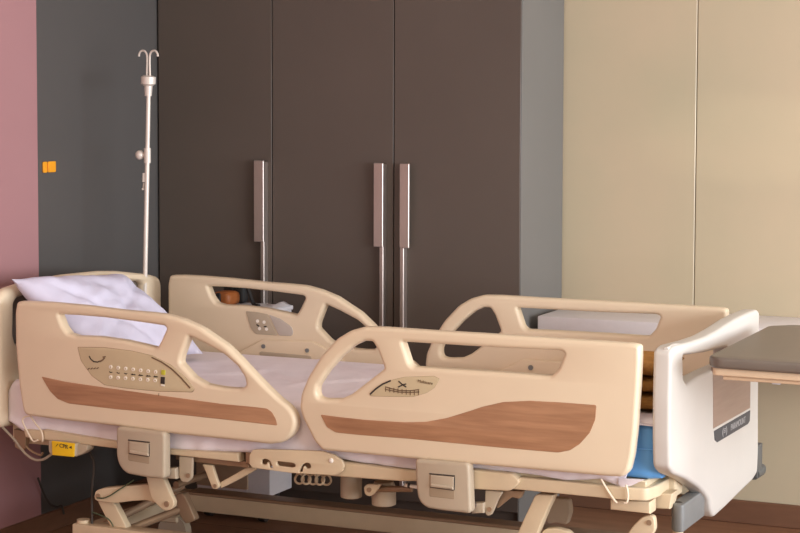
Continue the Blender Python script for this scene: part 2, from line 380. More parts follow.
fb = turned(solid('footboard', rnd(tr_f(shrink(F_OUT)), .03), [rnd([tr_f([(x, y)], .022-.045*max(0, min(1, (x-688)/22)) if y < 364 else .018)[0] for x, y in F_HO], .016)], FI, FO, .0115, 'x', PL_DAY, bed, res=5, angle=60))
grip = [(666, 348), (681, 345.5), (698, 341.5), (712.7, 334.5), (729.8, 325), (745, 318), (752, 315.5)]
gp = spline([(FO-.018, y, z-.004) for y, z in tr_f(grip, .008)], 6)
bm = bmesh.new(); add_tube(bm, gp, [.006, .009, .012, .014] + [.013]*(len(gp)-6) + [.015, .010], 14)
turned(part('grip_bar', bm, PL_DAY, fb, 60))
F_IN = [(712.7, 366), (716, 361), (750.3, 342), (750.3, 360), (749.8, 408), (713, 428.7)]
turned(solid('taupe_inlay', rnd(tr_f(F_IN, FT/2), 0), [], FO-.004, FO+.0015, .001, 'x', GREYIN, fb))
F_ST = [(713.8, 431), (749.8, 410.2), (749.3, 421), (747.5, 424), (717, 442.3), (714.5, 440)]
turned(solid('name_strip', rnd(tr_f(F_ST, FT/2), 0), [], FO-.004, FO+.0018, .001, 'x', DGREY, fb))
ly = tr_f([(716, 436.5), (748, 417)], FT/2); midz = (ly[0][1]+ly[1][1])/2
FM = Matrix(((0, 0, 1, 0), (1, 0, 0, 0), (0, 1, 0, 0), (0, 0, 0, 1)))
def at_f(u): return ly[0][0]+(ly[1][0]-ly[0][0])*u
turned(text('name_lettering', 'PARAMOUNT', .027, LIGHTINK, fb, Matrix.Translation((FO+.0022, at_f(.66), midz)) @ FM @ Matrix.Diagonal((.95, 1, 1, 1))))
turned(text('emblem', '(\u2261)', .03, LIGHTINK, fb, Matrix.Translation((FO+.0022, at_f(.24), midz+.001)) @ FM @ Matrix.Diagonal((1.4, 1, 1, 1))))
# corner bumpers under the footboard
bx1 = -1.422
c0, c1, c2 = on_x(683, 533, bx1), on_x(683, 505.5, bx1), on_x(705, 516.8, bx1)
yl, yr_, zb_, zt_ = c0.y, c2.y, c0.z, c1.z
bx0 = on_y(669, 515, yl).x
solid('corner_bumper', rnd([(bx0, yl+.02), (bx0+.015, yl), (bx1, yl), (bx1, yr_), (bx0, yr_)], .02), [], zb_, zt_, .005, 'z', GREY, bed)
box('bumper_arm', (bx0-.09, yr_-.03, zb_+.02), (bx0+.01, yr_-.005, zt_-.02), FR, bed, .004)
bm = bmesh.new(); add_ball(bm, (bx0+.018, yl+.03, zt_), .009, (1.3, 1, .3)); part('bumper_screw', bm, DARK, bed)
bm = bmesh.new(); add_tube(bm, [(bx0+.015, yl+.04, .32), (bx0+.015, yl+.04, zb_+.002)], .015, 14); part('bumper_stem', bm, FR, bed)
# far bumper: upright bracket with a roller
p0, p1 = on_x(758, 446, FO-.02), on_x(759, 474, FO-.02)
box('bumper_bracket', (FO-.045, p1.y-.02, p1.z-.012), (FO-.02, p1.y+.045, p0.z), ROLL, bed, .004)
bm = bmesh.new(); add_tube(bm, [(FO-.035, p1.y-.01, p1.z), (FO-.035, p1.y+.07, p1.z), (FO-.035, p1.y+.092, p1.z), (FO-.035, p1.y+.1, p1.z)], [.019, .021, .017, .008], 16); part('bumper_roller', bm, ROLL, bed)

# headboard ---------------------------------------------------------------
HI, HO = -3.632, -3.68
def tr_h(px): return [(p.y, p.z) for p in (on_x(x, y, HI-.01) for x, y in px)]
H_OUT = [(-4, 300), (0, 293), (7, 288), (20, 284), (37, 279.7), (66, 274.5), (100, 271), (118, 271), (150, 274.3), (158.5, 277), (160.5, 283), (161, 330), (161.5, 395), (155, 400), (80, 415), (0, 428), (-5, 420)]
H_HO = [(13, 303), (17, 298), (37, 291), (66, 286.5), (100, 282), (118, 280.8), (140, 281), (143.5, 284), (143.5, 310), (138, 318), (100, 330), (30, 344), (15, 344), (12.5, 335)]
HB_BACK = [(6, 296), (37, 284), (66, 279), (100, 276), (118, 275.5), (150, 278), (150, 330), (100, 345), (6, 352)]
hb = solid('headboard', rnd(tr_h(H_OUT), .03), [rnd(tr_h(H_HO), .02)], HO, HI, .022, 'x', PL, bed, res=5, angle=60)

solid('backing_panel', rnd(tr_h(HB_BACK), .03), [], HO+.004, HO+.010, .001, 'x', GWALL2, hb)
# deck frame --------------------------------------------------------------
ZD = .515
def bar(px4, y, d, m=FR, nm='deck_rail', bev=.005, step=0, par=None): return plate(nm, px4, y, d, m, par or bed, bev, step=step)
bar([(44.5, 429.6), (118, 441.5), (118, 448.5), (44.5, 439.8)], 4.89, .04)
bar([(165, 449), (238.7, 453), (239.3, 462), (165, 454)], 4.89, .04)
bar([(24, 429), (45, 430.5), (45, 440.5), (40, 441.5), (26, 437)], 4.895, .03, FR, 'head_bracket')
bar([(334, 461), (403, 469.4), (406, 470), (418, 471), (418, 481), (403, 481.2), (330, 475.8)], 4.89, .04)
bar([(470, 469.3), (512.5, 473.5), (520.3, 480.8), (517, 486), (510, 491), (470, 488.8)], 4.882, .045, FR, 'deck_rail', step=.02)
zt, zb = on_y(590, 484, 4.9).z, on_y(590, 496.5, 4.9).z
solid('foot_loop', rnd([(-1.93, 4.895), (-1.56, 4.895), (-1.492, 4.91), (-1.478, 4.98), (-1.478, 5.68), (-1.5, 5.75), (-1.93, 5.762)], .045), [rnd([(-1.9, 4.93), (-1.54, 4.93), (-1.515, 4.96), (-1.515, 5.69), (-1.54, 5.73), (-1.9, 5.73)], .045)], zb, zt, .004, 'z', FR, bed)
# slotted bracket plate
BR = [(249.6, 455), (253, 449.8), (262, 449.2), (322.5, 451.2), (334, 455), (342, 460.6), (344, 466), (342, 471.8), (335, 475.3), (292, 473), (252.5, 467.7), (249.6, 464)]
slot = [(277, 461), (293, 462.8), (295.7, 464.5), (295.5, 466.5), (292, 467.6), (278, 466), (276.3, 464)]
def hook(s, cx, cy):
    a = [(-3.3, 0), (-2.3, -2.6), (0, -3.6), (3.5, -3.2), (6.5, -.6), (8, 3.5), (9, 6), (5.5, 5.6), (4.8, 1.5), (3.5, -.6), (2.6, 1.8), (0, 2.6), (-2.4, 2)]
    p = [(cx+s*x, cy+y) for x, y in a]; return p if s > 0 else p[::-1]
br = plate('slotted_bracket', BR, 4.872, .012, FR, bed, .002, holes=[slot, hook(1, 264.3, 462.3), hook(-1, 308, 466.3)], step=.008)
c = on_y(331, 460.7, 4.87); bm = bmesh.new(); add_ball(bm, (c.x, 4.871, c.z), .0075, (1, .5, 1)); part('rivet', bm, WHITE, br)
bar([(246, 452), (338, 459), (338, 470), (246, 464)], 4.9, .03, TUBE, 'inner_rail')
bar([(176, 454.5), (249, 461.5), (249, 468), (176, 459.5)], 4.925, .02, TUBE, 'inner_rail', .003)
# main frame under the deck, both sides, end members and deck panels
def zline(px, py, y): return on_y(px, py, y).z
zt = .497
box('main_frame_rail', (-3.5, 4.955, .455), (-1.52, 4.995, .492), TUBE, bed, .004)
box('main_frame_rail', (-3.5, 5.66, .455), (-1.52, 5.70, .492), FR, bed, .004)
for x in (-3.48, -2.95, -2.35, -1.56): box('cross_member', (x-.02, 4.99, .455), (x+.02, 5.67, .49), FR, bed, .003, 1)
box('deck_rail', (-3.57, 5.73, .5), (-1.5, 5.765, .53), FR, bed, .005)
for a, b in ((-3.58, -2.86), (-2.84, -2.6), (-2.58, -2.1), (-2.08, -1.5)): box('deck_panel', (a, 4.925, .492), (b, 5.735, ZD-.002), FR, bed, .004, 1)
bar([(610.6, 499), (650.5, 501.5), (650.5, 513.8), (610.6, 509.5)], 4.93, .06, FR, 'foot_bracket')
bar([(650, 493), (673, 493), (670, 509), (650, 508)], 5.0, .06, FR, 'foot_bracket')
for xx in (5.1, 5.55): box('board_socket', (-1.5, xx-.03, .44), (FI+.012, xx+.05, .5), FR, bed, .004)
for xx in (4.98, 5.62): box('board_socket', (HI-.012, xx-.03, .44), (-3.49, xx+.05, .5), FR, bed, .004)

# latch boxes carrying the rails -------------------------------------------
def latch(front, side, recess, btn, nm='latch_housing'):
    b = plate(nm, front, 4.836, .04, GB, bed, .009, step=.03)
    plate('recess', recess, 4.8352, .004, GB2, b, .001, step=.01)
    plate('release_button', btn, 4.832, .008, GB, b, .002, step=.006)
    x0 = min(q[0] for q in recess); x1 = max(q[0] for q in recess)
    plate('button_lip', [(btn[3][0]+.5, btn[3][1]-3.2), (btn[2][0]-.5, btn[2][1]-3.2), btn[2], btn[3]], 4.826, .008, GB, b, .003, step=.006)
    bm = bmesh.new()
    P = [on_y(*q, 4.836) for q in (recess[0], recess[1])]
    for q0, q1 in ((recess[0], recess[1]), (btn[3], btn[2])):
        a, e = on_y(*q0, 4.836), on_y(*q1, 4.836); add_tube(bm, [(a.x, 4.836, a.z), (e.x, 4.836, e.z)], .0022, 6)
    a, e = on_y(*btn[1], 4.836), on_y(*btn[2], 4.836); add_tube(bm, [(a.x+.002, 4.836, a.z), (e.x+.002, 4.836, e.z)], .0022, 6)
    part('button_gap', bm, DARK, b)
    return b
latch([(117.4, 426), (166, 432), (166, 479), (150, 477.5), (128, 473.5), (121, 467), (117.4, 456)], None,
      [(128.3, 440), (149.8, 442.3), (149.5, 464), (128.3, 460.5)], [(129.3, 441.5), (148.6, 443.6), (148.6, 456.3), (129.3, 453.2)])
latch([(416, 458.5), (470, 462.8), (472, 513.5), (442, 510), (427, 507.5), (419, 500), (417, 486)], None,
      [(429.5, 473.7), (455, 476), (454.5, 499.2), (429.5, 496.5)], [(430.5, 475), (453.8, 477), (453.5, 490), (430.5, 486.8)])
for fr_ in ([(-3.17, -3.02)], [(-2.16, -1.99)]):
    a, b = fr_[0]
    box('latch_housing', (a, VF-.06, .39), (b, VF+.012, .55), GB, bed, .012)
    box('latch_arm', (a+.02, VFI-.05, .46), (b-.02, VFI-.005, .55), FR, bed, .004)
# brackets next to the boxes
bar([(163, 468), (176, 468), (176.5, 479), (163, 478)], 4.885, .03, GB, 'hinge_block', .004)
c = on_y(168.3, 471, 4.88); bm = bmesh.new(); disc_y(bm, (c.x, 4.88, c.z), .006, .01); part('screw', bm, STEEL, bed)
lug = plate('hinge_lug', [(179.3, 456), (193, 457), (192.3, 478), (188, 482.3), (182, 481.5), (179.5, 477)], 4.9, .012, GB, bed, .003, step=.012)
c = on_y(188, 475.6, 4.897); bm = bmesh.new(); disc_y(bm, (c.x, 4.895, c.z), .007, .01); part('bolt', bm, TUBE, lug)
bar([(472, 503), (484, 502.5), (484, 513), (472, 513.5)], 4.885, .03, GB, 'hinge_block', .004)
c = on_y(474.3, 505.3, 4.88); bm = bmesh.new(); disc_y(bm, (c.x, 4.88, c.z), .006, .01); part('screw', bm, STEEL, bed)
lug = plate('hinge_lug', [(485.3, 490), (496, 491), (503, 492), (498, 500), (494.5, 509), (491.5, 515), (487, 516), (485, 512)], 4.9, .012, GB, bed, .003, step=.012)
c = on_y(489.4, 509.4, 4.897); bm = bmesh.new(); disc_y(bm, (c.x, 4.895, c.z), .007, .01); part('bolt', bm, TUBE, lug)
bar([(503, 490), (524, 491), (520, 499), (512, 497), (504, 503), (497, 509), (496, 503)], 4.93, .02, TUBE, 'gusset', .003, .012)
# lifting arms
def arm(px, y, d=.02, bolts=(), nm='lift_arm', m=FR, step=.02):
    a = plate(nm, px, y, d, m, bed, .004, step=step)
    for bx, by, r in bolts:
        c = on_y(bx, by, y); bm = bmesh.new(); disc_y(bm, (c.x, y-.004, c.z), r, .01); part('bolt', bm, TUBE, a)
    return a
arm([(94.5, 496), (96, 490.5), (103, 488), (125, 486), (148.4, 484), (154, 486), (160, 500), (155, 503.5), (148.4, 500), (132, 501), (115.4, 503), (100, 501.5), (95.5, 500)], 4.94, .03, [(98.3, 496, .008)])
arm([(146, 474), (164, 477), (171.5, 495), (175.3, 503), (172.5, 509), (166, 511), (161, 508), (152, 499), (149, 487)], 4.915, .022, [(167, 504, .009)])
arm([(97.5, 500), (114, 502), (121, 515), (134, 541), (120, 541), (110, 525)], 4.965, .03)
arm([(202.5, 464), (212.8, 465), (218, 481), (220, 486), (217.5, 489), (213.5, 489.3), (211.5, 486), (207, 474)], 4.93, .014, [(215.2, 485.8, .006)], 'link_bar', step=.012)
arm([(219, 483), (236, 473.5), (247, 467), (256, 467), (256, 470), (238, 480), (221, 488.5)], 4.945, .014, (), 'link_bar', step=.012)
arm([(536, 494), (554.5, 495), (546, 513), (523, 568), (502, 568), (525, 517)], 4.93, .04)
arm([(541, 533), (546, 528.5), (556, 528), (568, 531), (606, 572), (580, 572)], 4.96, .03)
arm([(548, 497), (569, 499), (571, 512), (567, 525), (556, 522), (547, 524)], 5.2, .03, (), 'gusset', GB)
arm([(655, 521), (654, 516.5), (649, 515), (642, 517), (633, 526), (600, 575), (624, 577), (655.5, 530)], 4.95, .025, [(649.3, 522.6, .0075)])
# base frame, legs and castors
box('base_rail', (-3.41, 4.94, .135), (-1.55, 5.0, .198), FR, bed, .006)
box('base_rail', (-3.44, 5.48, .138), (-1.55, 5.54, .2), FR, bed, .006)
bm = bmesh.new(); add_tube(bm, [(-3.385, 4.968, .12), (-3.385, 4.968, .208)], .021, 16); part('post_cap', bm, FR, bed)
box('rail_flange', (-3.3, 5.474, .195), (-1.55, 5.546, .207), TUBE, bed, .003, 1)
for x in (-3.36, -1.62): box('base_cross_rail', (x-.03, 4.99, .14), (x+.03, 5.49, .19), FR, bed, .004, 1)
for x in (-3.40, -1.62):
    for y in (4.97, 5.51):
        bm = bmesh.new(); add_tube(bm, [(x, y, .1), (x, y, .14)], .016, 12); add_box(bm, (x-.03, y-.025, .085), (x+.05, y+.025, .11), .006, 1)
        cst = part('caster', bm, FR, bed)
        bm = bmesh.new(); add_tube(bm, [(x+.025, y-.018, .056), (x+.025, y+.018, .056)], .056, 24); part('caster_wheel', bm, GB, cst)
# torque tubes and actuators
bm = bmesh.new(); add_tube(bm, [on_y(103, 526, 5.03), on_y(184, 485, 5.2)], .013, 12); part('cross_tube', bm, TUBE, bed)
bm = bmesh.new(); add_tube(bm, [on_y(120, 533, 5.02), on_y(186, 507, 5.12)], .013, 12); part('cross_tube', bm, TUBE, bed)
bm = bmesh.new(); add_tube(bm, [on_y(176, 485, 5.1), on_y(196, 478, 5.2), on_y(212, 473, 5.3)], .012, 12); part('cross_tube', bm, TUBE, bed)
arm([(176, 494), (184, 493), (190, 505), (196, 520), (186, 524), (178, 512)], 5.1, .03, (), 'torque_lever', TUBE)
for x0, x1, yt, yb, y in ((341.5, 361, 478, 496.5, 5.05), (372.8, 395, 488, 504, 5.02)):
    a, b = on_y((x0+x1)/2, yt, y), on_y((x0+x1)/2, yb, y); r = (on_y(x1, yt, y).x - on_y(x0, yt, y).x)/2
    bm = bmesh.new(); add_tube(bm, [a+Vector((0, 0, .02)), a, b, b-Vector((0, 0, .004))], [r*.8, r, r, r*.75], 18); part('actuator_motor', bm, GB, bed)
bm = bmesh.new(); a, b = on_y(372, 489, 4.98), on_y(412, 489, 4.98); add_tube(bm, [a, b], .009, 10); part('actuator_rod', bm, TUBE, bed)
arm([(364, 487), (367, 484), (381, 484), (379, 488), (373, 495), (369, 496.5), (365, 494)], 4.95, .015, [(369.3, 489.8, .007)], 'hinge_lug', step=.01)
bm = bmesh.new(); a, b = on_y(405, 485, 4.93), on_y(417, 487, 4.93); add_tube(bm, [a, b], .0055, 10); cn = part('cable_plug', bm, WHITE, bed)
bm = bmesh.new(); a, b = on_y(408.2, 485.6, 4.93), on_y(410.4, 486, 4.93); add_tube(bm, [a, b], .0075, 10); part('plug_collar', bm, DARK, cn)
pts = []
for k in range(120):
    t = k/119; an = t*2*math.pi*5; p = on_y(296+34*t+6*math.sin(an), 478+1.5*t-5.5*math.cos(an), 5.03+.03*math.sin(an*.5))
    pts.append(p)
bm = bmesh.new(); add_tube(bm, pts, .0035, 8); part('coiled_cable', bm, FR, bed)
# CPR handle
cp = plate('cpr_handle', [(49, 440.5), (76, 443.5), (76, 456.5), (51, 454.6), (49, 451)], 4.862, .05, GB, bed, .004, step=.01)
plate('yellow_label', [(51.8, 440.8), (74.5, 443.4), (74, 457), (52.4, 455)], 4.858, .006, YEL, cp, .0015, step=.006)
plate('handle_neck', [(74, 443.5), (88, 445), (88, 450), (83, 454), (75, 457)], 4.875, .04, GB, cp, .004, step=.01)
c = on_y(63.6, 446.4, 4.857)
text('label_lettering', 'CPR', .018, DARK, cp, Matrix.Translation((c.x, 4.8574, c.z)) @ Matrix.Rotation(math.radians(5), 4, 'Y') @ RYX)
bm = bmesh.new()
for tri in ([(69, 447.3), (71.6, 445.9), (71.6, 448.7)], [(55.6, 447), (57.4, 443.9), (57.9, 444.3)]):
    v = [bm.verts.new(Vector((p.x, y, p.z))) for y in (4.8568, 4.858) for p in (on_y(*q, 4.8574) for q in tri)]
    for f in ((0, 1, 2), (5, 4, 3), (0, 3, 4, 1), (1, 4, 5, 2), (2, 5, 3, 0)): bm.faces.new([v[i] for i in f])
part('label_arrow', bm, DARK, cp)
# head end hooks and cables of the bed
bar([(14, 429), (27, 431), (26, 449), (22, 451), (15, 447)], 4.93, .02, TUBE, 'mount_plate', .003)
bm = bmesh.new(); add_tube(bm, spline([on_y(*q, 4.92) for q in ((26, 446), (30, 450), (36, 453.5), (41, 455), (43, 452.5))], 4), .0035, 8); part('cord_hook', bm, TUBE, bed)
bm = bmesh.new(); add_tube(bm, spline([on_y(*q, 4.9) for q in ((-12, 417), (0, 425), (13.8, 439), (20, 447.5), (27.5, 455.5), (36, 460), (44, 459), (52, 454), (60, 450))], 5), .0042, 8); part('mains_cable', bm, CORD, bed)
bm = bmesh.new(); add_tube(bm, spline([on_y(*q, 4.965) for q in ((86, 449), (89.4, 453), (93.5, 461), (94.2, 470), (92.8, 482), (92, 500), (92, 518), (91, 533), (86, 548))], 5), .004, 8); part('hanging_cable', bm, DCORD, bed)
bm = bmesh.new(); add_tube(bm, spline([on_y(*q, 4.935) for q in ((97, 498), (104, 498), (111, 495), (117, 491), (124, 486.5), (134, 480))], 4), .0022, 6); part('control_wire', bm, GREENW, bed)
bm = bmesh.new(); add_tube(bm, spline([on_y(*q, 4.96) for q in ((92, 512), (100, 515), (108, 519), (112, 524), (114, 530))], 4), .002, 6); part('control_wire', bm, GREENW, bed)

# ------------------------------------------------------------------ mattress, sheet, pillow, blankets
mt = empty('mattress', (-2.53, 5.33, ZD), 'blue vinyl mattress on the bed, bare blue corner at the foot', 'mattress')
def rise(x): t = max(0, min(1, (x+1.95)/.42)); return .036*t*t*(3-2*t)          # the foot end is pushed up a little
bm = bmesh.new(); rows = []
for i in range(81):
    x = -3.585 + (3.585-1.468)*i/80; e = .02*(max(0, 1-(x+3.585)/.03)**2 + max(0, 1-(-1.468-x)/.03)**2)
    lo, hi, ya, yb, r_ = ZD, .644+rise(x)-e*.6, 4.925+e, 5.735-e, .026; sec = []
    for cy_, cz_, a0 in ((yb-r_, hi-r_, 0), (ya+r_, hi-r_, 90), (ya+r_, lo+r_, 180), (yb-r_, lo+r_, 270)):
        for k in range(6): a = math.radians(a0+18*k); sec.append((cy_+r_*math.cos(a), cz_+r_*math.sin(a)))
    rows.append([bm.verts.new((x, y, z)) for y, z in sec])
for A, B in zip(rows, rows[1:]):
    for j in range(24): bm.faces.new((A[j], A[(j+1) % 24], B[(j+1) % 24], B[j]))
bm.faces.new(rows[0][::-1]); bm.faces.new(rows[-1])
part('mattress_core', bm, BLUE, mt, 50)
bm = bmesh.new()
zs = .60
add_tube(bm, [(-3.55, 4.924, zs), (-1.50, 4.924, zs), (-1.475, 4.93, zs), (-1.467, 4.955, zs), (-1.467, 5.70, zs)], .0028, 6); part('seam_piping', bm, BLUE, mt)

hem = [(11, 421), (20, 428), (30, 433.5), (43, 430), (64, 433), (86, 437.5), (115, 442), (180, 450.5), (237, 451.5), (277, 453.5), (323, 452.5), (340, 458), (360, 462), (415, 469), (470, 467), (510, 471.5), (540, 475), (566, 480), (585, 479.5), (600, 478.5), (612, 483), (619, 486.5), (625, 485)]
HEM = sorted((p.x, p.z) for p in (on_y(*q, 4.912) for q in hem))
def hemz(x):
    if x <= HEM[0][0]: return HEM[0][1]
    for (a, za), (b, zb) in zip(HEM, HEM[1:]):
        if x <= b: return za + (zb-za)*(x-a)/(b-a)
    e = (x-HEM[-1][0])/(.035); return HEM[-1][1] + (.670-HEM[-1][1])*min(1, e)
def wr(x, y, a=1): return a*(.006*noise.noise((x*4, y*5, 3)) + .0035*noise.noise((x*13+y*6, y*9, 8)))
def ridge(x, y):
    h = 0
    for (x0, y0, x1, y1, s) in ((-3.05, 5.45, -2.62, 5.2, .007), (-2.9, 5.7, -2.45, 5.42, .008), (-2.75, 5.2, -2.5, 5.5, .006), (-3.2, 5.15, -2.95, 5.4, .006), (-2.55, 5.1, -2.3, 5.6, .006), (-2.15, 5.3, -1.8, 5.5, .005)):
        dx, dy = x1-x0, y1-y0; L = math.hypot(dx, dy); t = ((x-x0)*dx+(y-y0)*dy)/L; d = ((x-x0)*dy-(y-y0)*dx)/L
        if -.05 < t < L+.05: h += 1.6*s*math.exp(-(d/.012)**2)*max(0, min(1, (t+.05)/.1, (L+.05-t)/.1))
    return h
bm = bmesh.new(); NX = 190; rows = []
x0, x1 = -3.630, -1.46
for i in range(NX+1):
    x = x0 + (x1-x0)*i/NX; hz = hemz(x); r = []
    ez = .03*max(0, 1-(x-x0)/.03)**2 + .02*max(0, 1-(x1-x)/.025)**2       # rounded over both ends
    zt_ = .652 + rise(x) - ez
    for k in range(8): r.append((5.742+.002*noise.noise((x*5, k, 1)), .56 + (zt_-.02-.56)*k/8))
    for k in range(5): a = k/4*math.pi/2; r.append((5.722+.02*math.cos(a), zt_-.02+.02*math.sin(a)))
    for k in range(1, 40): y = 5.722 - (5.722-4.93)*k/40; r.append((y, zt_+wr(x, y)*.9+ridge(x, y)))
    for k in range(6): a = k/5*math.pi/2; r.append((4.93-.016*math.sin(a), zt_-.016+.016*math.cos(a)))
    n = 14
    for k in range(1, n+1):
        t = k/n; z = zt_-.016 + (hz-zt_+.016)*t
        r.append((4.914 + t*(.006*noise.noise((x*9, t*1.5, 5)) + .004*noise.noise((x*26, t, 2))) - .003*t, z))
    rows.append([bm.verts.new((x, y, z)) for y, z in r])
for A, B in zip(rows, rows[1:]):
    for k in range(len(A)-1): bm.faces.new((A[k], B[k], B[k+1], A[k+1]))
sh = part('bed_sheet', bm, WHITEC, None, 80, (-2.53, 5.33, .68))
md = sh.modifiers.new('thick', 'SOLIDIFY'); md.thickness = .002; md.offset = 1
tag(sh, 'white cotton sheet stretched over the blue mattress', 'bed sheet')
bm = bmesh.new(); add_tube(bm, spline([on_y(*q, 4.884) for q in ((38, 440), (33, 441), (27, 431), (22.5, 421), (25, 417), (31, 416))], 4), .0028, 6)
add_tube(bm, spline([on_y(*q, 4.884) for q in ((31, 417), (36, 424), (41, 430.6), (42.6, 436), (42.6, 442))], 4), .0028, 6)
part('tie_tape', bm, TIE, sh)
bm = bmesh.new(); add_tube(bm, spline([on_y(*q, 4.888) for q in ((601, 479), (605, 486), (611, 495.5), (615, 501), (617, 503))], 4), .0032, 6); part('tie_tape', bm, TIE, sh)
bm = bmesh.new(); add_tube(bm, spline([on_y(*q, 4.888) for q in ((626, 485), (627.5, 490), (628, 496), (627, 502), (624, 503))], 4), .0032, 6); part('tie_tape', bm, TIE, sh)
plate('turned_hem', [(618, 478), (645, 479.5), (640, 481.5), (632, 485.5), (624, 487.5), (619, 486)], 4.905, .004, WHITEC, sh, .001, step=.01)

# pillow leaning on the headboard
PO = Vector((-3.447, 5.23, .826))
ax = Vector((0, 1, -.07)).normalized(); bx_ = Vector((.32, 0, -.25)).normalized(); nz = ax.cross(bx_).normalized()
if nz.x < 0: nz = -nz
bm = bmesh.new(); NA, NB = 44, 32; W2, L2 = .312, .205
top, bot = {}, {}
for i in range(NA+1):
    for j in range(NB+1):
        a, b = -1+2*i/NA, -1+2*j/NB
        e = (max(0, 1-abs(a)**4)**.55)*(max(0, 1-abs(b)**4)**.55)
        ear = 1 + .025*(abs(a)*abs(b))**3
        # the sides are drawn in between the pointed corners
        u = a*W2*(1-.05*(1-b*b))*ear; v = b*L2*(1-.05*(1-a*a))*ear
        w = noise.noise((a*2.2, b*2.6, 4))*.012 + noise.noise((a*6+b*3, b*5, 9))*.006
        crease = -.010*math.exp(-((a*.7+b*.9-.1)/.08)**2) - .008*math.exp(-((a*.9-b*.5+.35)/.07)**2)
        sag = -.02*(a*a)
        top[i, j] = bm.verts.new(PO + ax*u + bx_*v + nz*(e*.065 + e*(w+crease)))
        bot[i, j] = top[i, j] if i in (0, NA) or j in (0, NB) else bm.verts.new(PO + ax*u + bx_*v - nz*(e*(.05 + .035*max(0, -b))))
for i in range(NA):
    for j in range(NB):
        for d in (top, bot):
            q = (d[i, j], d[i+1, j], d[i+1, j+1], d[i, j+1])
            try: bm.faces.new(q)
            except ValueError: pass
pw = part('pillow', bm, PILC, None, 80, (-3.4, 5.21, .69))
tag(pw, 'white pillow leaning on the headboard at the head of the bed', 'pillow')

# three folded brown blankets at the foot end
bz = [.7, .752, .80]
for k, (z0, dx, lab) in enumerate(((.692, 0, 'bottom folded brown blanket of the stack at the bed foot'), (.740, .012, 'middle folded brown blanket of the stack at the bed foot'), (.788, .004, 'top folded brown blanket of the stack at the bed foot'))):
    bm = bmesh.new()
    x0_, x1_, y0_, y1_ = -1.69+dx, -1.49-dx*.3, 4.985+dx, 5.26
    h = .046
    sec = []
    for s_ in range(28):
        a = s_/28*2*math.pi; ca, sa = math.cos(a), math.sin(a)
        sec.append((math.copysign(abs(ca)**.6, ca), math.copysign(abs(sa)**.75, sa)))
    rows = []
    for i in range(25):
        t = i/24; x = x0_+(x1_-x0_)*t; e = max(.02, 1-abs(2*t-1)**10)**.5
        rows.append([bm.verts.new((x, (y0_+y1_)/2 + u*(y1_-y0_)/2*(.97+.03*e) + .004*noise.noise((x*9, u*2, k)), z0 + h/2 + w*h/2*e)) for u, w in sec])
    for A, B in zip(rows, rows[1:]):
        for j in range(28): bm.faces.new((A[j], A[(j+1) % 28], B[(j+1) % 28], B[j]))
    bm.faces.new(rows[0][::-1]); bm.faces.new(rows[-1])
    o = part('folded_blanket', bm, BROWN, None, 60, ((x0_+x1_)/2, 5.17, z0))
    tag(o, lab, 'blanket', 'folded blankets at the foot of the bed')

# ------------------------------------------------------------------ overbed table at the foot
TZ = .876
tb = empty('overbed_table', (-.9, 5.27, 0), 'overbed table with dark grey top standing beyond the footboard', 'table')
solid('table_top', rnd([(-1.325, 4.905), (-1.30, 4.875), (-.55, 4.86), (-.52, 4.89), (-.52, 5.62), (-.56, 5.66), (-1.27, 5.66), (-1.33, 5.60)], .04), [], TZ-.03, TZ, .008, 'z', TABT, tb)
solid('under_frame', rnd([(-1.312, 4.895), (-.55, 4.88), (-.55, 5.63), (-1.312, 5.63)], .03), [], TZ-.052, TZ-.0302, .004, 'z', TABF, tb)
box('rail', (-1.285, 4.905, TZ-.064), (-.58, 5.56, TZ-.053), TABF, tb, .004)
box('column', (-.68, 5.2, .09), (-.6, 5.3, TZ-.068), TABF, tb, .008)
box('foot_beam', (-.69, 4.93, .05), (-.59, 5.57, .09), TABF, tb, .008)
for y in (4.97, 5.53):
    bm = bmesh.new(); add_tube(bm, [(-.655, y, .026), (-.625, y, .026)], .026, 18); add_tube(bm, [(-.64, y, .03), (-.64, y, .052)], .008, 10); part('caster', bm, DARK, tb)

# ------------------------------------------------------------------ white shelf by the wall
s_ = empty('wall_shelf', (-1.5, 6.73, .62), 'long white wall-mounted shelf behind the bed, right of the wardrobe', 'shelf')
box('shelf_board', (-2.345, 6.33, .655), (-.75, YB-.001, .77), CABW, s_, .006)
for x in (-2.2, -1.5, -.85): box('bracket', (x-.015, 6.45, .56), (x+.015, YB-.001, .656), CABW, s_, .003)

# ------------------------------------------------------------------ bedside cabinet between bed and wardrobe
cb = empty('bedside_cabinet', (-3.42, 6.06, 0), 'white bedside cabinet between the bed and the wardrobe', 'cabinet')
cx0, cx1, cy0, cy1 = -3.54, -3.232, 5.925, 6.11
box('body', (cx0, cy0+.012, .1), (cx1, cy1, .77), CABW, cb, .004)
box('top_board', (cx0-.008, cy0-.004, .77), (cx1+.004, cy1+.004, .786), CABW, cb, .003)
d = box('door', (cx0+.004, cy0, .12), (cx1-.088, cy0+.0118, .55), CABB, cb, .003)
bm = bmesh.new(); add_tube(bm, [(cx1-.13, cy0-.015, .3), (cx1-.13, cy0-.015, .42)], .005, 8); part('handle', bm, STEEL, d)
d = box('drawer', (cx0+.004, cy0, .56), (cx1-.088, cy0+.0118, .755), CABB, cb, .003)
bm = bmesh.new(); add_ball(bm, ((cx0+cx1)/2-.05, cy0-.01, .66), .012); part('knob', bm, STEEL, d)
for x in (cx0+.04, cx1-.04):
    for y in (cy0+.04, cy1-.04):
        bm = bmesh.new(); add_tube(bm, [(x-.012, y, .03), (x+.012, y, .03)], .03, 16); add_tube(bm, [(x, y, .03), (x, y, .101)], .008, 10); part('caster', bm, DARK, cb)
